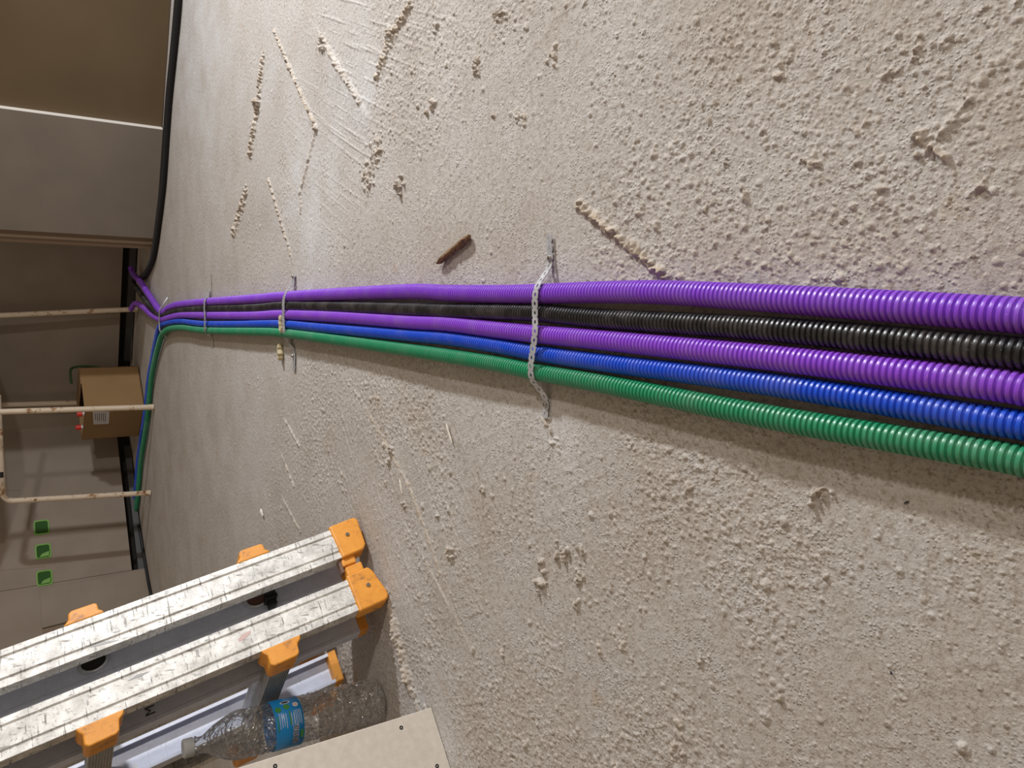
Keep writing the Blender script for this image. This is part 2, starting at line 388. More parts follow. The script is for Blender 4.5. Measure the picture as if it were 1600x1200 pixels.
# ------------------------------------------------------------------ conduits
def catmull(P, step):
    P = np.array(P, float); P = np.vstack([2*P[0]-P[1], P, 2*P[-1]-P[-2]]); out = []
    for i in range(1, len(P)-2):
        p0, p1, p2, p3 = P[i-1:i+3]; n = max(4, int(np.linalg.norm(p2-p1)/.004))
        for t in np.linspace(0, 1, n, endpoint=False):
            out.append(.5*((2*p1)+(-p0+p2)*t+(2*p0-5*p1+4*p2-p3)*t*t+(-p0+3*p1-3*p2+p3)*t**3))
    out.append(P[-2]); out = np.array(out)
    d = np.r_[0, np.cumsum(np.linalg.norm(np.diff(out, axis=0), axis=1))]
    n = int(d[-1]/step)+1; s_ = np.linspace(0, d[-1], n)
    return np.stack([np.interp(s_, d, out[:, k]) for k in range(3)], 1), s_
def conduit(name, pts, dia, material, label, pitch=.0058, seg=20, corr=.20, coarse=1):
    fine, s0 = catmull(pts, .004)
    for k in range(6): fine[1:-1] = (fine[:-2]+fine[2:]+2*fine[1:-1])/4
    dd = np.r_[0, np.cumsum(np.linalg.norm(np.diff(fine, axis=0), axis=1))]
    offs = np.array([0, .035, .10, .50, .565, .60, .65, .95]); rr = np.array([.965, .995, 1, 1, .995, .965, 1-corr, 1-corr])
    m = int(dd[-1]/pitch); s_ = (np.arange(m)[:, None]+offs[None]).ravel()*pitch; prof = np.tile(rr, m)
    from numpy import interp
    path = np.stack([interp(s_, dd, fine[:, k]) for k in range(3)], 1)
    n = len(path); rad = dia/2*prof
    T = np.gradient(path, axis=0); T /= np.linalg.norm(T, axis=1)[:, None]
    A = np.cross(T, np.array([0, 0, 1.])); A /= np.linalg.norm(A, axis=1)[:, None]; Bv = np.cross(A, T)
    th = np.linspace(0, 2*np.pi, seg, endpoint=False)
    V = (path[:, None]+rad[:, None, None]*(np.cos(th)[None, :, None]*A[:, None]+np.sin(th)[None, :, None]*Bv[:, None])).reshape(-1, 3)
    me = bpy.data.meshes.new(name); me.vertices.add(len(V)); me.vertices.foreach_set('co', V.astype(np.float32).ravel())
    i = np.arange(n-1)[:, None]; j = np.arange(seg)[None]; j1 = (j+1) % seg
    q = np.stack([i*seg+j, i*seg+j1, (i+1)*seg+j1, (i+1)*seg+j], -1).reshape(-1, 4).astype(np.int32)
    me.loops.add(q.size); me.loops.foreach_set('vertex_index', q.ravel()); me.polygons.add(len(q))
    me.polygons.foreach_set('loop_start', np.arange(0, q.size, 4, dtype=np.int32)); me.polygons.foreach_set('loop_total', np.full(len(q), 4, np.int32))
    me.update(calc_edges=True); me.shade_smooth()
    o = link(name, me, material)
    tag(o, label, 'conduit', 'corrugated conduits fixed to the floor')
    return o
def lift(px):   # the bundle springs clear of the floor towards the camera
    return np.interp(px, [0, 300, 440, 600, 840, 1000, 1300, 1700], [.003, .004, .003, .006, .002, .004, .006, .007])
def back(pix, r, tail=()):
    P = [fl(px, py, r+lift(px)) for px, py in pix]
    # carry on past the frame edge towards the camera
    d = P[0]-P[1]; d /= np.linalg.norm(d); P = [P[0]+d*.35, P[0]+d*.12]+P
    return P+[np.array(t) for t in tail]
c1 = [(1600, 493), (1550, 489.5), (1400, 479), (1200, 466), (1040, 457), (940, 456.5), (840, 459), (780, 459.5), (700, 458), (640, 455.5), (520, 460), (440, 464), (400, 467), (320, 472), (280, 476), (265, 480.5), (252, 487)]
c2 = [(1600, 552), (1550, 547), (1200, 514), (940, 498), (840, 489), (780, 487), (700, 485.5), (640, 483), (520, 479), (440, 478), (400, 481), (320, 482), (280, 485), (265, 489), (252, 492.5)]
c3 = [(1600, 608), (1550, 600), (1200, 558), (940, 531), (840, 522), (780, 515.5), (700, 506), (640, 503), (520, 494.5), (440, 491.5), (400, 493), (320, 492.5), (285, 492), (265, 496), (252, 499)]
c4 = [(1600, 665), (1550, 657), (1200, 600), (940, 566.5), (840, 552), (780, 541), (700, 529), (640, 524), (520, 513.4), (440, 506), (400, 506), (320, 506), (285, 502), (265, 504), (250, 510), (244.5, 530), (239.5, 555), (232.8, 592), (228.8, 630), (225.8, 655), (222, 677), (216, 720), (212.8, 757), (209, 790)]
c5 = [(1600, 721), (1550, 711), (1200, 651), (940, 599), (840, 581.5), (780, 569), (700, 556), (640, 547), (520, 530), (440, 520), (400, 518), (320, 516), (285, 512), (265, 514), (254, 522), (249, 535), (242.5, 560), (236.5, 592), (232.5, 630), (230, 655), (226.7, 677), (220, 720), (216.7, 757), (213, 793), (206, 818)]
t1 = [fl(233, 461, .02), fl(220, 441, .03), fl(208, 427, .04), fl(203, 415, .05)]
t2 = [fl(235, 479, .02), fl(224, 465, .025), fl(215, 452, .03), fl(206, 440, .04)]
t3 = [fl(237, 492, .018), fl(225.5, 481.5, .025), fl(212, 474, .03), fl(204, 484, .04)]
L5 = 'corrugated conduit along the floor'
conduit('corrugated_conduit', back(c1, .0132, t1), .0265, M_purple, 'purple corrugated conduit on the outer edge, next to the broken stick')
conduit('corrugated_conduit', back(c2, .012, t2), .0240, M_black, 'black corrugated conduit lying between the two purple conduits')
conduit('corrugated_conduit', back(c3, .0125, t3), .0250, M_purple2, 'purple corrugated conduit in the middle, between black and blue conduits')
conduit('corrugated_conduit', back(c4, .0112), .0222, M_blue, 'blue corrugated conduit lying between purple and green conduits')
conduit('corrugated_conduit', back(c5, .0118), .0235, M_green, 'green corrugated conduit on the ladder side, bending along the back wall')
bc = [(300, -420), (290, -200), (281, -60), (278, 0), (271, 80), (264, 150), (259, 220), (254, 290), (247, 350), (242, 385), (238, 405), (230, 425), (222, 434), (214, 436)]
o = conduit('black_hose', [fl(a, b_, .0135) for a, b_ in bc], .026, M_cable, 'x', coarse=1, seg=14)
tag(o, 'black ribbed hose running along the foot of the brown panel', 'hose'); del o['group']

# ------------------------------------------------------------------ perforated straps
def strap(pts, label, wdt=.0125, pitch=.0122, yaw=0.0):
    """pts: path points (x,y,z) across the bundle; a steel band with real punched holes"""
    path, s_ = catmull(pts, .0012)
    for k in range(12): path[1:-1] = (path[:-2]+path[2:]+2*path[1:-1])/4
    d = np.r_[0, np.cumsum(np.linalg.norm(np.diff(path, axis=0), axis=1))]
    def at(sv):
        p = np.array([np.interp(sv, d, path[:, k]) for k in range(3)]); e = .002
        q1 = np.array([np.interp(min(sv+e, d[-1]), d, path[:, k]) for k in range(3)]); q0 = np.array([np.interp(max(sv-e, 0), d, path[:, k]) for k in range(3)])
        t = q1-q0; t /= np.linalg.norm(t); w = np.array([math.sin(yaw), math.cos(yaw), 0]); w = w-t*(w@t); w /= np.linalg.norm(w)
        return p, t, w, np.cross(w, t)
    n = int(d[-1]/pitch); cells = []
    V = []; F = []
    K = 16
    for i in range(n):
        base = len(V); s0 = (i+.5)*pitch
        for (ru, rw, sq) in ((.0027, .0021, 0), (pitch/2, wdt/2, 1)):
            for k in range(K):
                a = 2*math.pi*(k+.5)/K; cu, cw = math.cos(a), math.sin(a)
                if sq: m = max(abs(cu), abs(cw)); cu, cw = cu/m, cw/m
                p, t, w, nn = at(s0+cu*ru); V.append(p+w*cw*rw)
        for k in range(K):
            k1 = (k+1) % K; F.append((base+k, base+k1, base+K+k1, base+K+k))
    r = thing('perforated_strap', label, 'strap', pts[0])
    mb = MB(); mb.add(V, F)
    o = mb.build('band', M_strap, r, smooth=False, fix=False)
    so = o.modifiers.new('thick', 'SOLIDIFY'); so.thickness = .0009; so.offset = 0
    return r, at, d[-1]
def screw_head(mb, c, n, r=.004, h=.002):
    n = np.array(n)/np.linalg.norm(n); a = np.cross(n, [1, .2, .1]); a /= np.linalg.norm(a); b_ = np.cross(n, a)
    V = []; K = 14
    for rr, hh in ((r, 0), (r, h*.4), (r*.75, h), (r*.3, h), (r*.25, h*.35)):
        for k in range(K): t = 2*math.pi*k/K; V.append(np.array(c)+n*hh+(a*math.cos(t)+b_*math.sin(t))*rr)
    F = [(i*K+k, i*K+(k+1) % K, (i+1)*K+(k+1) % K, (i+1)*K+k) for i in range(4) for k in range(K)]+[tuple(range(4*K, 5*K))]
    mb.add(V, F)
def ptsz(l): return [fl(a, b_, h) for a, b_, h in l]
gp = .0038
S1 = ptsz([(857, 366, gp), (858.5, 385, gp), (859, 402, gp), (858, 416, gp+.002), (850, 430, .013), (840, 446, .0285), (836, 462, .0315), (836, 490, .0290), (836, 520, .0305), (832, 550, .0290), (829, 575, .0280), (831, 592, .0255), (841, 606, .014), (851, 620, .006), (853, 632, gp), (852, 645, gp), (850, 664, gp)])
r, at, Ls = strap(S1, 'wide perforated steel strap nearest the camera, clamping all five conduits')
for px, py in ((859, 404), (852, 632)):
    mb = MB(); screw_head(mb, fl(px, py, gp+.001), (0, 0, 1), .0042, .0028); mb.build('screw', M_screw, r, smooth=True)
S2 = ptsz([(459, 428, gp), (458, 436, .006), (453, 446, .012), (446, 458, .027), (443, 470, .031), (442.5, 492, .029), (443, 506, .028), (444, 520, .026), (448, 531, .012), (454, 542, .006), (459, 550, gp), (459, 566, gp), (459, 582, gp)])
r, at, _ = strap(S2, 'second perforated strap from the camera, over the conduits beside the pale wood chips', wdt=.017)
for px, py in ((458.5, 432), (458, 556)):
    mb = MB(); screw_head(mb, fl(px, py, gp+.001), (0, 0, 1), .005, .004); mb.build('screw', M_screw, r, smooth=True)
S3 = ptsz([(326, 455, gp), (323, 464, .020), (320, 470, .034), (319, 482, .034), (320, 495, .034), (320, 508, .033), (321, 517, .028), (326, 523, .012), (331, 528, gp)])
strap(S3, 'third perforated strap, on the floor far from the camera, before the conduits bend', wdt=.016)
wr = MB(); wpath, _ = catmull(ptsz([(262, 465, .004), (256, 474, .020), (250, 484, .034), (249, 494, .034), (249, 505, .032), (250, 517, .030), (256, 523, .014), (261, 528, .003)]), .01)
wr.tube(wpath, .0028, 8); tag(wr.build('tie_wire', M_strap, smooth=True), 'thin tie wire round the conduits at the bend near the back wall', 'wire')

# ------------------------------------------------------------------ loose bits
def chip(name, a, b_, w, h, material, label, cat, n=9, seed=0, z0=.0008, rootz=0, ends=(.25, .6)):
    A = fl(*a, z0+h*.5); B = fl(*b_, z0+h*.5); d = B-A; L = np.linalg.norm(d); d /= L; side = np.cross(d, [0, 0, 1]); r = random.Random(seed)
    V = []; K = 9; kr = [.8+.35*r.random() for _ in range(K)]
    for i in range(n+1):
        t = i/n; ww = w*(.75+.4*r.random())*min(1, ends[0]+t*5, ends[1]+(1-t)*5); hh = h*(.75+.4*r.random())*min(1, ends[0]+t*5, ends[1]+(1-t)*5)
        o_ = side*(r.random()-.5)*w*.10
        for k in range(K):
            th = 2*math.pi*k/K; rr = kr[k]*(.93+.14*r.random())
            V.append(A+d*L*t+o_+side*math.cos(th)*ww*.5*rr+np.array([0, 0, 1])*math.sin(th)*hh*.5*rr)
    F = [(i*K+k, i*K+(k+1) % K, (i+1)*K+(k+1) % K, (i+1)*K+k) for i in range(n) for k in range(K)]+[tuple(range(K)), tuple(range(n*K, (n+1)*K))[::-1]]
    mb = MB(); mb.add(V, F); return tag(mb.build(name, material), label, cat)
chip('wood_stick', (682, 412), (733, 369), .013, .011, M_wood, 'short broken brown stick of wood lying near the outer purple conduit', 'stick', n=16, seed=4)
chip('wood_chip', (436, 537), (438, 563), .022, .016, M_straw, 'pale yellowish wood chip on the floor beside the green conduit', 'wood chip', n=8, seed=9)
chip('wood_chip', (438, 492), (439, 520), .014, .010, M_straw, 'pale sliver of wood lying on top of the blue conduit by the second strap', 'wood chip', n=8, seed=12, z0=.024)
chip('splinter', (697, 661), (706, 692), .0035, .003, M_splint, 'longer thin white splinter on the floor, below the wide strap', 'splinter', n=6, seed=5)
chip('splinter', (624, 748), (628, 771), .0045, .003, M_splint, 'short white splinter on the floor, closer to the ladder', 'splinter', n=5, seed=6)
chip('plaster_fragment', (407, 795), (411, 806), .013, .008, M_core, 'small white plaster flake on the floor above the ladder', 'plaster flake', n=3, seed=7)
chip('plaster_fragment', (1412, 786), (1420, 784), .0022, .002, M_ink, 'tiny dark crumb on the floor below the green conduit', 'crumb', n=3, seed=8)
chip('plaster_fragment', (1391, 1048), (1394, 1054), .0022, .002, M_ink, 'tiny black crumb on the empty floor in the lower right', 'crumb', n=3, seed=3)

# ------------------------------------------------------------------ ladder
yw = math.radians(44)
lw = np.array([-math.cos(yw), -math.sin(yw), 0]); ld = np.array([-math.sin(yw), math.cos(yw), 0]); lu = np.array([-.215, .09, .97]); lu /= np.linalg.norm(lu)
LP0 = fl(609, 933, .0045)
def LL(a, b_, h): return LP0+a*lw+b_*ld+h*lu
lad = thing('folded_ladder', 'folded aluminium ladder with orange feet, scratched and leaning left of the bottle', 'ladder', LP0)
TOP = 1.45
def channel(a0, wd, b0, depth, h0, h1, material, ribs=True, flip=False, name='stile', h0b=None):
    """C-section stile: ribbed web at b0, flanges going to b0+depth; ribbed ones get one deeper shading flange"""
    s_ = -1 if flip else 1; t = .002; d2 = (.094 if ribs else depth-t)  # unseen deep flange added on one edge to shade the inner web
    if ribs:
        web = [(0, 0), (.012, 0), (.0130, .0028), (.0165, .0028), (.0175, 0), (wd-.0175, 0), (wd-.0165, .0028), (wd-.0130, .0028), (wd-.012, 0), (wd, 0)]
    else: web = [(0, 0), (.007, 0), (.009, .0015), (wd-.009, .0015), (wd-.007, 0), (wd, 0)]
    outer = web+[(wd, depth), (wd-.008, depth), (wd-.008, depth-t), (wd-t, depth-t), (wd-t, .004), (t, .004), (t, d2)]+([(.008, d2), (.008, d2+t)] if d2 == depth-t else [(t, d2+t)])+[(0, d2+t)]
    poly = [(a0+p, b0+s_*q_) for p, q_ in outer]
    n = len(poly); V = [LL(p, q_, h0) for p, q_ in poly]+[LL(p, q_, h1) for p, q_ in poly]
    mb = MB(); mb.add(V, [(i, (i+1) % n, n+(i+1) % n, n+i) for i in range(n)])
    return mb.build(name, material, lad, bevel=.0006, seg=1)
AA, BA, WD = -.189, -.0695, .0695
for a0, nm in ((BA, 'B'), (AA, 'A')):
    channel(a0, WD, 0.0, .024, .045, TOP, M_alu)
    channel(a0, WD, .100, .024, .030, TOP, M_alu2, ribs=False)
    channel(a0, WD, .335, .024, .030, TOP, M_alu2, ribs=False, flip=True)
    channel(a0, WD, .435, .024, .045, TOP, M_alu, flip=True)
# orange foot caps (outline drawn in the plane of the stile)
def cap(poly, b0, b1, riv, name='foot_cap'):
    mb = MB(); P = [LL(a, b0, h) for a, h in poly]; mb.prism(P, (b1-b0)*ld)
    o = mb.build(name, M_orange, lad, bevel=.004, seg=3); 
    if riv:
        mr = MB(); n_ = -ld if b1 > b0 else ld; screw_head(mr, LL(riv[0], b0, riv[1])+n_*.0002, n_, .0045, .0025)
        rv = mr.build('rivet', M_screw, o, smooth=True); tag(rv, 'steel rivet')
    return o
capB = [(-.077, .066), (-.0785, .020), (-.066, .013), (-.012, .0005), (0, .003), (.0035, .012), (.0045, .064)]
capA = [(-.196, .066), (-.198, .012), (-.190, .005), (-.128, .007), (-.1185, .015), (-.1165, .060)]
cap(capB, -.0035, .026, (-.040, .032)); cap(capA, -.0035, .026, (-.163, .036))
cap(capB, .4385, .409, None); cap(capA, .4385, .409, None)
for a0, a1, h0, h1, b0, b1 in ((-.118, -.101, .034, .062, .004, .020), (-.098, -.077, .026, .060, .002, .020)):
    mb = MB(); mb.box(LL(a0, b0, h0), (a1-a0)*lw, (b1-b0)*ld, (h1-h0)*lu); mb.build('cap_lug', M_orange, lad, bevel=.003)
for a0 in (BA, AA):
    mb = MB(); mb.box(LL(a0-.001, .098, .016), (WD+.002)*lw, .027*ld, .018*lu); mb.build('inner_foot', M_orange, lad, bevel=.002)
    mb = MB(); mb.box(LL(a0-.001, .310, .016), (WD+.002)*lw, .027*ld, .018*lu); mb.build('inner_foot', M_orange, lad, bevel=.002)
# treads: ribbed boxes on the outer faces, held by orange brackets
def tread(sa, ac, h):
    # sa: +1 outward to lw, -1 outward to -lw ; ac = stile face edge
    W2 = .021; tk = .030 if sa > 0 else .020
    poly = [(0, -W2*.9), (tk-.004, -W2)]
    nr = 9
    for k in range(nr):
        hh0 = -W2+2*W2*k/nr; hw = 2*W2/nr
        poly += [(tk-.002, hh0+.0003), (tk, hh0+.0010), (tk, hh0+hw*.62), (tk-.002, hh0+hw*.70)]
    poly += [(tk-.004, W2), (0, W2*.9)]
    P = [LL(ac+sa*p, .012, h+q_) for p, q_ in poly]
    mb = MB(); mb.prism(P, .411*ld); mb.build('rung', M_alurung, lad)
    for b0, s_ in ((-.001, 1), (.436, -1)):
        ks = 1.0 if sa > 0 else .72
        prof = [(-.001, -.036), (.007, -.034), (.013, -.027), (.030, -.0255), (.035, -.021), (.036, .020), (.031, .0265), (.013, .0275), (.007, .033), (-.001, .037)]
        mb = MB(); mb.prism([LL(ac+sa*p*ks, b0, h+q_*(.9 if sa < 0 else 1)) for p, q_ in prof], s_*.044*ld); mb.build('rung_bracket', M_orange, lad, bevel=.0025, seg=2)
for k in range(5):
    h = .214+.299*k
    if h < TOP-.05:
        tread(1, 0.0, h); tread(-1, AA, h+.006)
# hollow rungs of the inner section, their flared ends showing on the bluish webs
for ac in (BA+WD/2, AA+WD/2):
    for k in range(5):
        h = .205+.299*k
        if h > TOP-.05: continue
        mb = MB(); K = 24; prof = [(.0240, .0935), (.0275, .0950), (.0285, .0985), (.0235, .0998), (.0225, .104), (.0225, .335), (.0205, .335), (.0205, .102), (.0225, .0945), (.0240, .0935)]
        V = []; 
        for rr, bb in prof:
            for j in range(K): t = 2*math.pi*j/K; V.append(LL(ac+rr*.80*math.sin(t), bb, h+rr*.95*math.cos(t)))
        mb.add(V, [(i*K+j, i*K+(j+1) % K, (i+1)*K+(j+1) % K, (i+1)*K+j) for i in range(len(prof)-1) for j in range(K)])
        ir = mb.build('inner_rung', M_strap, lad, smooth=True)
        mb = MB(); mb.prism([LL(ac+.0215*.80*math.sin(2*math.pi*j/K), .0992, h+.0215*.95*math.cos(2*math.pi*j/K)) for j in range(K)], -.0006*ld); mb.build('plug_painted_hollow', M_plug if k == 0 else M_dark, ir)  # black discs paint the dark of the hollow ends; the lowest is a brown plug
mb = MB(); mb.box(LL(-.150, .070, .176), .012*lw, .028*ld, .018*lu); mb.box(LL(-.139, .074, .173), .010*lw, .022*ld, .024*lu); mb.box(LL(-.130, .078, .176), .014*lw, .018*ld, .016*lu)
mb.build('clip', M_blackscrew, lad, bevel=.002)
mb = MB(); mb.box(LL(-.120, .006, .062), .030*lw, .012*ld, .006*lu); mb.build('lug_pad', mat('brown_rubber', (.16, .09, .06), .7), lad, bevel=.001)

def text_mesh(s_, size, fn, material, name, parent, bold=0, ext=0):
    """text -> mesh; fn maps (u,v) in the text plane to a world point"""
    cu = bpy.data.curves.new('t', 'FONT'); cu.body = s_; cu.size = size; cu.align_x = 'CENTER'; cu.align_y = 'CENTER'; cu.offset = bold
    cu.resolution_u = 3
    to = bpy.data.objects.new('t', cu); COL.objects.link(to); dg = bpy.context.evaluated_depsgraph_get(); dg.update()
    m = to.evaluated_get(dg).to_mesh(); V = [fn(v.co.x, v.co.y) for v in m.vertices]; F = [tuple(p.vertices) for p in m.polygons]
    to.to_mesh_clear() if hasattr(to, 'to_mesh_clear') else None
    bpy.data.objects.remove(to); bpy.data.curves.remove(cu)
    mb = MB(); mb.add(V, F); return mb.build(name, material, parent, fix=False)
text_mesh('M', .024, lambda u, v: LL(-.022+u, .0996, .425+v), M_ink, 'stamped_letter', lad)

for pix, m_ in (([(372, 999), (379, 991), (391, 985), (392, 989), (383, 998), (374, 1003)], M_lpink), ([(136, 1012), (160, 1003), (186, 1000), (166, 1006), (150, 1010)], M_galv2), ([(200, 1064), (214, 1054), (234, 1049), (220, 1057)], M_galv2)):
    P_ = []
    for px, py in pix:
        r_ = ray(px, py); S_ = np.linalg.solve(np.array([lw, lu, -r_]).T, np.array([0, 0, CAMH])-LP0); P_.append(LL(S_[0], -.0004, S_[1]))
    mb = MB(); mb.prism(P_, .0006*ld); tag(mb.build('paint_mark', m_, lad), 'scuffed paint mark')

# ------------------------------------------------------------------ water bottle
bb = fl(592, 1092, .004); tilt = np.array([.035, -.005, 1.0]); tilt /= np.linalg.norm(tilt)
ax = np.cross(tilt, [0, 1, 0]); ax /= np.linalg.norm(ax); ay = np.cross(tilt, ax)
bot = thing('water_bottle', 'empty clear plastic water bottle with a blue label, standing behind the screwed board', 'bottle', bb)
KB = 64
prof = [(.0, .006), (.012, .006), (.020, .003), (.030, .0), (.038, .003), (.0425, .010), (.0435, .020)]
hh = .022
while hh < .062: prof += [(.0435, hh), (.0435, hh+.006), (.0408, hh+.010), (.0435, hh+.014)]; hh += .020
prof += [(.0435, .070), (.0395, .078), (.0435, .086)]
hh = .090
while hh < .150: prof += [(.0430, hh), (.0438, hh+.004), (.0412, hh+.009), (.0430, hh+.013)]; hh += .016
prof += [(.0425, .160), (.0425, .221)]
hh = .225
while hh < .262: prof += [(.0436, hh), (.0436, hh+.004), (.0412, hh+.009)]; hh += .014
prof += [(.0432, .268), (.0430, .276), (.0400, .292), (.0345, .306), (.0270, .320), (.0195, .331), (.0150, .338), (.0140, .343), (.0140, .349), (.0165, .350), (.0165, .352), (.0140, .353), (.0138, .357)]
def BP(r, th, h): return bb+tilt*h+(ax*math.cos(th)+ay*math.sin(th))*r
V = []; VN = np.random.default_rng(3).random((40, 20))**3
for i, (r_, h_) in enumerate(prof):
    for k in range(KB):
        th = 2*math.pi*k/KB
        rr = r_
        if h_ < .062 and r_ > .02: rr = r_*(1-.045*max(0, math.cos(5*th))**4)
        if .1 < h_ < .28: rr = r_*(1+.016*math.sin(3*th+h_*60)*math.sin(h_*95+2*th))
        if .02 < h_ < .335: rr -= .0028*float(VN[int(h_/.012) % 40, int(th*3.1) % 20])
        if .16 <= h_ <= .222: rr = r_
        V.append(BP(rr, th, h_))
F = [(i*KB+k, i*KB+(k+1) % KB, (i+1)*KB+(k+1) % KB, (i+1)*KB+k) for i in range(len(prof)-1) for k in range(KB)]
mb = MB(); mb.add(V, F); mb.build('bottle_body', M_pet, bot, smooth=True)
mb = MB(); K = 36; V = []
for r_, h_ in ((.0152, .355), (.0158, .356), (.0158, .371), (.0145, .3725), (.0001, .3725)):
    for k in range(K*2):
        t = math.pi*k/K; V.append(BP(r_*(1+(.025 if k % 2 and .355 < h_ < .372 else 0)), t, h_))
mb.add(V, [(i*2*K+k, i*2*K+(k+1) % (2*K), (i+1)*2*K+(k+1) % (2*K), (i+1)*2*K+k) for i in range(4) for k in range(2*K)])
mb.build('bottle_cap', M_cap, bot, smooth=True)
def band(r0, t0, t1, h0, h1, material, name, parent, n=40, lenses=0):
    mb = MB(); V = []
    for h_ in (h0+.009, h1+.009):
        for k in range(n+1): V.append(BP(r0, t0+(t1-t0)*k/n, h_))
    mb.add(V, [(k, k+1, n+1+k+1, n+1+k) for k in range(n)]); return mb.build(name, material, parent, smooth=True, fix=False)
RL = .0440
lab = band(RL, 0, 2*math.pi, .160, .212, M_blabel, 'label_sleeve', bot, 72)
so = lab.modifiers.new('t', 'SOLIDIFY'); so.thickness = .0003
# which way round the camera looks at it
vc = np.array([0, 0, CAMH])-(bb+tilt*.185); TC = math.atan2(vc@ay, vc@ax)
# sign so that +q runs to image bottom (the picture's left-hand side of the bottle)
pr = CM.T@(BP(RL, TC+.3, .185)-BP(RL, TC-.3, .185)); SG = 1 if pr[1] < 0 else -1
def LB(q_, h_, lift_=.0004): return BP(RL+lift_, TC+SG*q_/RL, h_)
def patch(q0, q1, h0, h1, material, name, lift_=.0004):
    n = 6; mb = MB(); V = [LB(q0+(q1-q0)*k/n, h+.009, lift_) for h in (h0, h1) for k in range(n+1)]
    mb.add(V, [(k, k+1, n+1+k+1, n+1+k) for k in range(n)]); mb.build(name, material, lab, fix=False)
def disc(qc, hc, rq, rh, material, name, lift_=.0005, K=20):
    mb = MB(); hc += .009; V = [LB(qc, hc, lift_)]+[LB(qc+rq*math.cos(2*math.pi*k/K), hc+rh*math.sin(2*math.pi*k/K), lift_) for k in range(K)]
    mb.add(V, [(0, 1+k, 1+(k+1) % K) for k in range(K)]); mb.build(name, material, lab, fix=False)
disc(-.026, .203, .0058, .0058, M_lgreen, 'green_seal'); disc(-.029, .187, .0058, .0058, M_lgreen, 'green_seal'); disc(-.030, .170, .0050, .0050, M_white, 'round_seal'); disc(-.030, .170, .0040, .0040, M_lpink, 'seal_centre', .0007)
disc(-.040, .187, .004, .009, M_white, 'white_emblem'); disc(-.040, .187, .0026, .007, M_ink, 'emblem_centre', .0007)
patch(-.013, .014, .2065, .2085, M_lgreen, 'green_text_bar'); patch(-.019, .006, .183, .1855, M_lgreen, 'green_text_bar')
for i in range(7):
    hc = .2035-.0040*i-(.006 if i > 3 else 0)
    patch(-.019+.001*i, .010-.002*(i % 3), hc-.0004, hc+.0004, M_white, 'printed_line')
for i in range(5):
    hc = .1765-.0030*i
    patch(-.019, .008-.003*(i % 2), hc-.0003, hc+.0003, M_white, 'printed_line')
text_mesh('anna', .0195, lambda u, v: LB(.026-u, .1865-v*-1, .0006), M_white, 'printed_word', lab, bold=.0007)
text_mesh('anna', .0195, lambda u, v: LB(.026-u, .1865+v, .0008), M_ink, 'printed_word', lab)
patch(.018, .034, .1625, .1675, M_lgreen, 'green_text_bar')

# ------------------------------------------------------------------ screwed board near the camera
pA = fl(675, 1105, 0); pB = fl(705, 1200, 0); pd = (pB-pA)/np.linalg.norm(pB-pA); pn = np.array([pd[1], -pd[0], 0])
if pn @ np.array([0, -1, 0]) < 0: pn = -pn
pb = thing('plasterboard_sheet', 'beige plasterboard sheet with black screws, upright in front of the bottle', 'plasterboard', pA)
mb = MB(); mb.box(pA+np.array([0, 0, .001]), pd*.62, -pn*.0125, np.array([0, 0, 1.1])); mb.build('board_face', M_boardfront, pb, bevel=.0012)
mb = MB(); mb.box(pA+pd*.02-pn*.0125+np.array([0, 0, .001]), pd*.048, -pn*.04, np.array([0, 0, 1.1])); mb.build('metal_stud', M_galv, pb, bevel=.001)
def onplane(px, py, p0, n_):
    d = ray(px, py); C = np.array([0, 0, CAMH]); return C+d*((p0-C)@n_/(d@n_))
for px, py in ((627, 1137), (683, 1197), (430, 1197), (430, 1290)):
    c = onplane(px, py, pA, pn); mb = MB(); screw_head(mb, c-pn*.0012, pn, .0042, .0016); tag(mb.build('screw', M_blackscrew, pb, smooth=True), 'black screw head')

# ------------------------------------------------------------------ far walls
Zup = np.array([0, 0, 1.])
def wall_panel(name, p, q_, z0, z1, th, material, parent=None, push=0.0, bevel=0, shift=(0, 0)):
    """upright board from p to q_ (floor points), thickness th going away from the camera"""
    p = np.array(p, float); q_ = np.array(q_, float); d = q_-p; d[2] = 0; L = np.linalg.norm(d); d /= L
    n_ = np.array([-d[1], d[0], 0]); 
    if n_[1] < 0: n_ = -n_
    p = p.copy(); p[2] = 0
    mb = MB(); mb.box(p+n_*push+d*shift[0]+Zup*z0, d*(L+shift[1]-shift[0]), n_*th, Zup*(z1-z0)); return mb.build(name, material, parent, bevel=bevel), n_, d
WH = 2.3
w0 = fl(270, 0); w1 = fl(243, 392); wdv = (w1-w0)/np.linalg.norm(w1-w0)
wm = fl(256, 203)
tq = (wm-w0)@wdv; wmid = w0+wdv*tq; wstart = w0-wdv*1.6
nW = np.array([-wdv[1], wdv[0], 0]); nW = nW if nW[1] > 0 else -nW
o, _, _ = wall_panel('wall_right', wstart, wmid, 0.004, WH, .012, M_brown, push=.030); tag(o, kind='structure')
o, _, _ = wall_panel('wall_right', wmid, w1-wdv*.060, 0.004, WH, .0125, M_greyboard, push=.0); tag(o, kind='structure')
mb = MB(); mb.box(wmid+Zup*.004-wdv*.0012, wdv*.0012, nW*.032, Zup*(WH-.004)); o = mb.build('trim_1', M_core); tag(o, kind='structure')
mb = MB(); mb.box(w1-wdv*.060+nW*.0135+Zup*.004, wdv*.022, nW*.09, Zup*(WH-.004)); mb.box(w1-wdv*.038+nW*.003+Zup*.004, wdv*.010, nW*.10, Zup*(WH-.004)); o = mb.build('trim_2', M_studb); tag(o, kind='structure')
mb = MB(); mb.box(w1-wdv*.028+nW*.012+Zup*.004, wdv*.026, nW*.09, Zup*(WH-.004)); o = mb.build('trim_3', M_studb); tag(o, kind='structure')
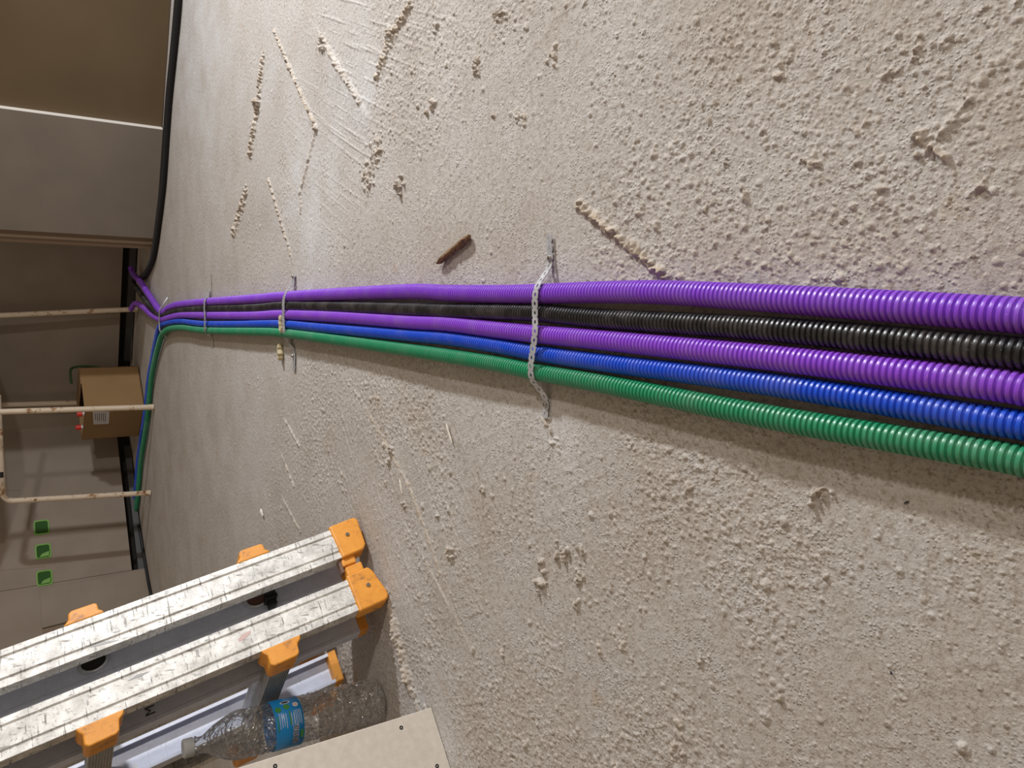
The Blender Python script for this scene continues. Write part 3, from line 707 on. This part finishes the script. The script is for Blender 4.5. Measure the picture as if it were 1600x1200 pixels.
# the two runs of the back wall meet in a corner behind the carton
r0 = fl(217, 400); r1 = fl(203, 660); r2 = fl(228, 890); r3 = fl(236, 940)
e0 = r0+(r0-r1)/np.linalg.norm(r0-r1)*.9; dl = (r3-r1)/np.linalg.norm(r3-r1); r2 = r1+dl*np.linalg.norm(r2-r1); e3 = r1+dl*3.2
o, nb1, db1 = wall_panel('wall_back', e0, r1, .072, WH, .0125, M_board); tag(o, kind='structure')
o, nb2, db2 = wall_panel('wall_left', r1, r2, .072, WH, .0125, M_board, shift=(0, 0)); tag(o, kind='structure')
o, _, _ = wall_panel('wall_left', r2, e3, .003, WH, .0125, M_board, shift=(.002, 0)); tag(o, kind='structure')
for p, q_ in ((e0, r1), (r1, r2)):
    o, _, _ = wall_panel('recess_shade_back' if p is e0 else 'recess_shade_left', p, q_, .001, .16, .01, M_dark, push=.075); tag(o, kind='structure')  # near-black panel paints the shade inside the open wall foot
# metal track showing in the open foot of the wall
def track(p, q_, s0, s1, nm, z0=.03, z1=.066):
    p = np.array(p); d = (np.array(q_)-p); L = np.linalg.norm(d); d /= L; n_ = np.array([-d[1], d[0], 0]); n_ = n_ if n_[1] > 0 else -n_
    mb = MB(); a = p+d*s0*L
    mb.box(a+n_*.030+Zup*.008, d*(s1-s0)*L, n_*.001, Zup*.028); mb.box(a+n_*.030+Zup*.036, d*(s1-s0)*L, n_*.04, Zup*.001)
    o = mb.build(nm, M_galv); return tag(o, kind='structure')
track(r0, r1, -.15, .62, 'trim_4'); track(r1, r2, .15, 1.0, 'trim_5')
# vertical joint strips and the patch board on the left run
def P2(px, py): return onplane(px, py, r1, nb2)
def board_poly(name, pix, th, material, off=0.0, kind=None):
    P = [P2(a, b_)-nb2*off for a, b_ in pix]; mb = MB(); mb.prism(P, -nb2*th); o = mb.build(name, material); return o
o = board_poly('trim_6', [(62, 923), (227, 891), (234, 940), (66, 982)], .0125, M_board, .0002); tag(o, kind='structure')
o = board_poly('slot_shade', [(66, 984), (94, 977), (95, 982), (67, 989)], .002, M_studb, .0002); tag(o, kind='structure')  # brown strip paints the shadow in the slot beside the patch board
for pix in ([(0, 891), (72, 884.6), (72, 885.4), (0, 891.8)], [(0, 767), (32, 765.6), (32, 766.3), (0, 767.7)]):
    o = board_poly('trim_8', pix, .0006, M_studb, .0001); tag(o, kind='structure')

# green flush boxes in the wall
for i, (px, py, lb) in enumerate(((65, 824, 'green electrical wall box nearest the carton, set in the back wall'), (67.5, 861.5, 'green electrical wall box in the middle of the three'), (69.5, 903, 'green electrical wall box closest to the ladder'))):
    c = P2(px, py); t = thing('wall_box', lb, 'electrical box', c, 'green boxes in the back wall')
    e1 = db2; e2 = Zup
    def RR(w_, h_, r_, K=5):
        out = []
        for cx, cy, a0 in ((w_-r_, h_-r_, 0), (-w_+r_, h_-r_, 90), (-w_+r_, -h_+r_, 180), (w_-r_, -h_+r_, 270)):
            for k in range(K+1): a = math.radians(a0+90*k/K); out.append((cx+r_*math.cos(a), cy+r_*math.sin(a)))
        return out
    o_ = RR(.038, .034, .013); in_ = RR(.032, .028, .010); n = len(o_)
    V = [c-nb2*.003+e1*a+e2*b_ for a, b_ in o_]+[c-nb2*.003+e1*a+e2*b_ for a, b_ in in_]+[c-nb2*.0002+e1*a+e2*b_ for a, b_ in o_]+[c-nb2*.0012+e1*a*.95+e2*b_*.95 for a, b_ in in_]
    F = []
    for k in range(n):
        k1 = (k+1) % n; F += [(k, k1, n+k1, n+k), (k, 2*n+k, 2*n+k1, k1), (n+k, n+k1, 3*n+k1, 3*n+k)]
    mb = MB(); mb.add(V, F); mb.build('box_rim', M_boxgreen, t)
    mb = MB(); mb.add([c-nb2*.0012+e1*a+e2*b_ for a, b_ in in_], [tuple(range(n))]); mb.build('box_interior', M_boxdark, t, fix=False)
    if i:
        mb = MB(); mb.prism([c-nb2*.0014+e1*a+e2*b_ for a, b_ in ((.002, -.024), (.026, -.024), (.028, .018), (.012, .006))], -nb2*.001); mb.build('box_lid_piece', M_boxgreen, t)

# ------------------------------------------------------------------ tubular table frame
def onYp(px, py, Yv): d = ray(px, py); return np.array([0, 0, CAMH])+d*(Yv/d[1])
tf = thing('table_frame', 'cream tubular metal table frame with rust patches, standing before the back wall', 'table frame', fl(240, 636, .004))
legs = [(fl(215, 483, .003), onYp(0, 493, 4.27)), (fl(240, 636, .003), onYp(0, 643.5, 3.96)), (fl(235, 770, .003), onYp(14, 783, 4.17))]
for i, (a, b_) in enumerate(legs):
    a = np.array(a); b_ = np.array(b_); d = b_-a
    mb = MB()
    if i < 2: path = [a+d*t for t in np.linspace(.02, 1.18, 12)]
    else:
        k = b_; e = np.array([1.0, -.25, .0]); e /= np.linalg.norm(e)
        path = [a+d*t for t in np.linspace(.02, .97, 12)]
        for t in np.linspace(0, math.pi/2, 7)[1:]: path.append(a+d*.97+d/np.linalg.norm(d)*.04*math.sin(t)+e*.04*(1-math.cos(t)))
        path += [path[-1]+e*.10, path[-1]+e*.45]
    mb.tube(path, .0125, 16); lg = mb.build('leg', M_cream, tf, smooth=True)
    mb = MB(); mb.tube([a+d*0.0, a+d*.035], .0138, 16); mb.build('leg_foot', M_cream, lg, smooth=True)
L4 = fl(207, 627, .003); T4 = L4+(legs[1][1]-legs[1][0])
mb = MB(); mb.tube([L4+(T4-L4)*t for t in np.linspace(.0, 1.1, 10)], .0125, 16); mb.build('leg', M_cream, tf, smooth=True)
e_ = onYp(0, 745, 4.08); mb = MB(); mb.tube([e_-[.004, 0, 0], e_+[.02, 0, 0]], .014, 14); tag(mb.build('end_cap', M_blackscrew, tf), 'black end cap')
tp = [legs[i][0]*[1, 1, 0] for i in (0, 1, 2)]; tp.append(L4*[1, 1, 0]); cc = sum(tp)/4
mb = MB(); mb.prism([cc+(p-cc)*1.02+Zup*.70 for p in tp], Zup*.028); mb.build('table_top', M_studb, tf, bevel=.003)

# ------------------------------------------------------------------ carton in the corner
ba = fl(216, 572, .004); b0_ = fl(226, 637, .004); bc_ = fl(208, 683, .004)
ex = ba-b0_; ey = bc_-b0_; ey = ey-ex*(ex@ey)/(ex@ex); ey *= .60
hgt = .262
ct = thing('cardboard_carton', 'brown cardboard carton with a white printed label, in the corner behind the pipes', 'carton', b0_)
mb = MB(); t_ = .004; nx_ = ex/np.linalg.norm(ex); ny_ = ey/np.linalg.norm(ey)
z_ = Zup*hgt
mb.box(b0_, ex, ny_*t_, z_); mb.box(b0_+ey-ny_*t_, ex, ny_*t_, z_); mb.box(b0_, nx_*t_, ey, z_); mb.box(b0_+ex-nx_*t_, nx_*t_, ey, z_); mb.box(b0_, ex, ey, Zup*t_)
mb.build('carton_body', M_card, ct)
mb = MB(); mb.box(b0_+z_+ex*.62+Zup*.0005, ex*.38, ey, Zup*.004); mb.build('carton_flap', M_card, ct)
nf = -ex/np.linalg.norm(ex)
def PC(px, py): return onplane(px, py, b0_, nf)-0*nf
q4 = [PC(145, 643), PC(171, 643), PC(170, 662), PC(146, 663)]
mb = MB(); mb.prism([p+nf*.0004 for p in q4], nf*.0006); lb_ = mb.build('shipping_label', M_paper, ct)
mb = MB()
for i in range(6):
    u0 = .12+.12*i; a = q4[0]+(q4[3]-q4[0])*.12+(q4[1]-q4[0])*u0; v_ = (q4[3]-q4[0])*(.55+.05*(i % 3)); w_ = (q4[1]-q4[0])*.035
    mb.prism([a+nf*.0012, a+v_+nf*.0012, a+v_+w_+nf*.0012, a+w_+nf*.0012], nf*.0003)
mb.build('printed_lines', M_ink, lb_)
for (px, py, lb) in ((136, 647, 'red bottle cap sticking up from the carton, hidden partly by the pipe'), (138, 673, 'red bottle cap at the outer corner of the carton')):
    u_ = (py-640)/45.; c = b0_+ex*.10+ey*(.12+.80*u_)+Zup*(hgt-.10)
    r = thing('capped_bottle', lb, 'bottle', c, 'red capped bottles in the carton')
    mb = MB(); mb.tube([c-Zup*(hgt-.106), c+Zup*.05, c+Zup*.085, c+Zup*.105], [.018, .018, .010, .009], 16); mb.build('bottle_neck', M_white, r, smooth=True)
    mb = MB(); mb.tube([c+Zup*.105, c+Zup*.128], [.0135, .012], 16); mb.build('bottle_cap', M_red, r, smooth=True)
# dark green strap looped behind the carton
g0 = ba+Zup*0
mb = MB(); gpts, _ = catmull([g0+ey*.25+nx_*.035+Zup*.13, g0+ey*.2+nx_*.045+Zup*.22, g0+ey*.2+nx_*.04+Zup*.285, g0+ey*.2+nx_*.01+Zup*.30, g0+ey*.3-nx_*.04+Zup*.298], .01)
mb.tube(gpts, .006, 10); tag(mb.build('green_cable', M_dgreen, smooth=True), 'dark green cable looped over the shaded side of the carton', 'cable')
# black cable at the foot of the left run
kp, _ = catmull([fl(204, 822, .03), fl(211, 816, .022), fl(217, 824, .012), fl(224, 862, .008), fl(231, 905, .008), fl(236, 932, .008), fl(242, 975, .008)], .01)
mb = MB(); mb.tube(kp, .0075, 12); tag(mb.build('black_cable', M_cable, smooth=True), 'thin black cable along the foot of the wall, disappearing behind the ladder', 'cable')
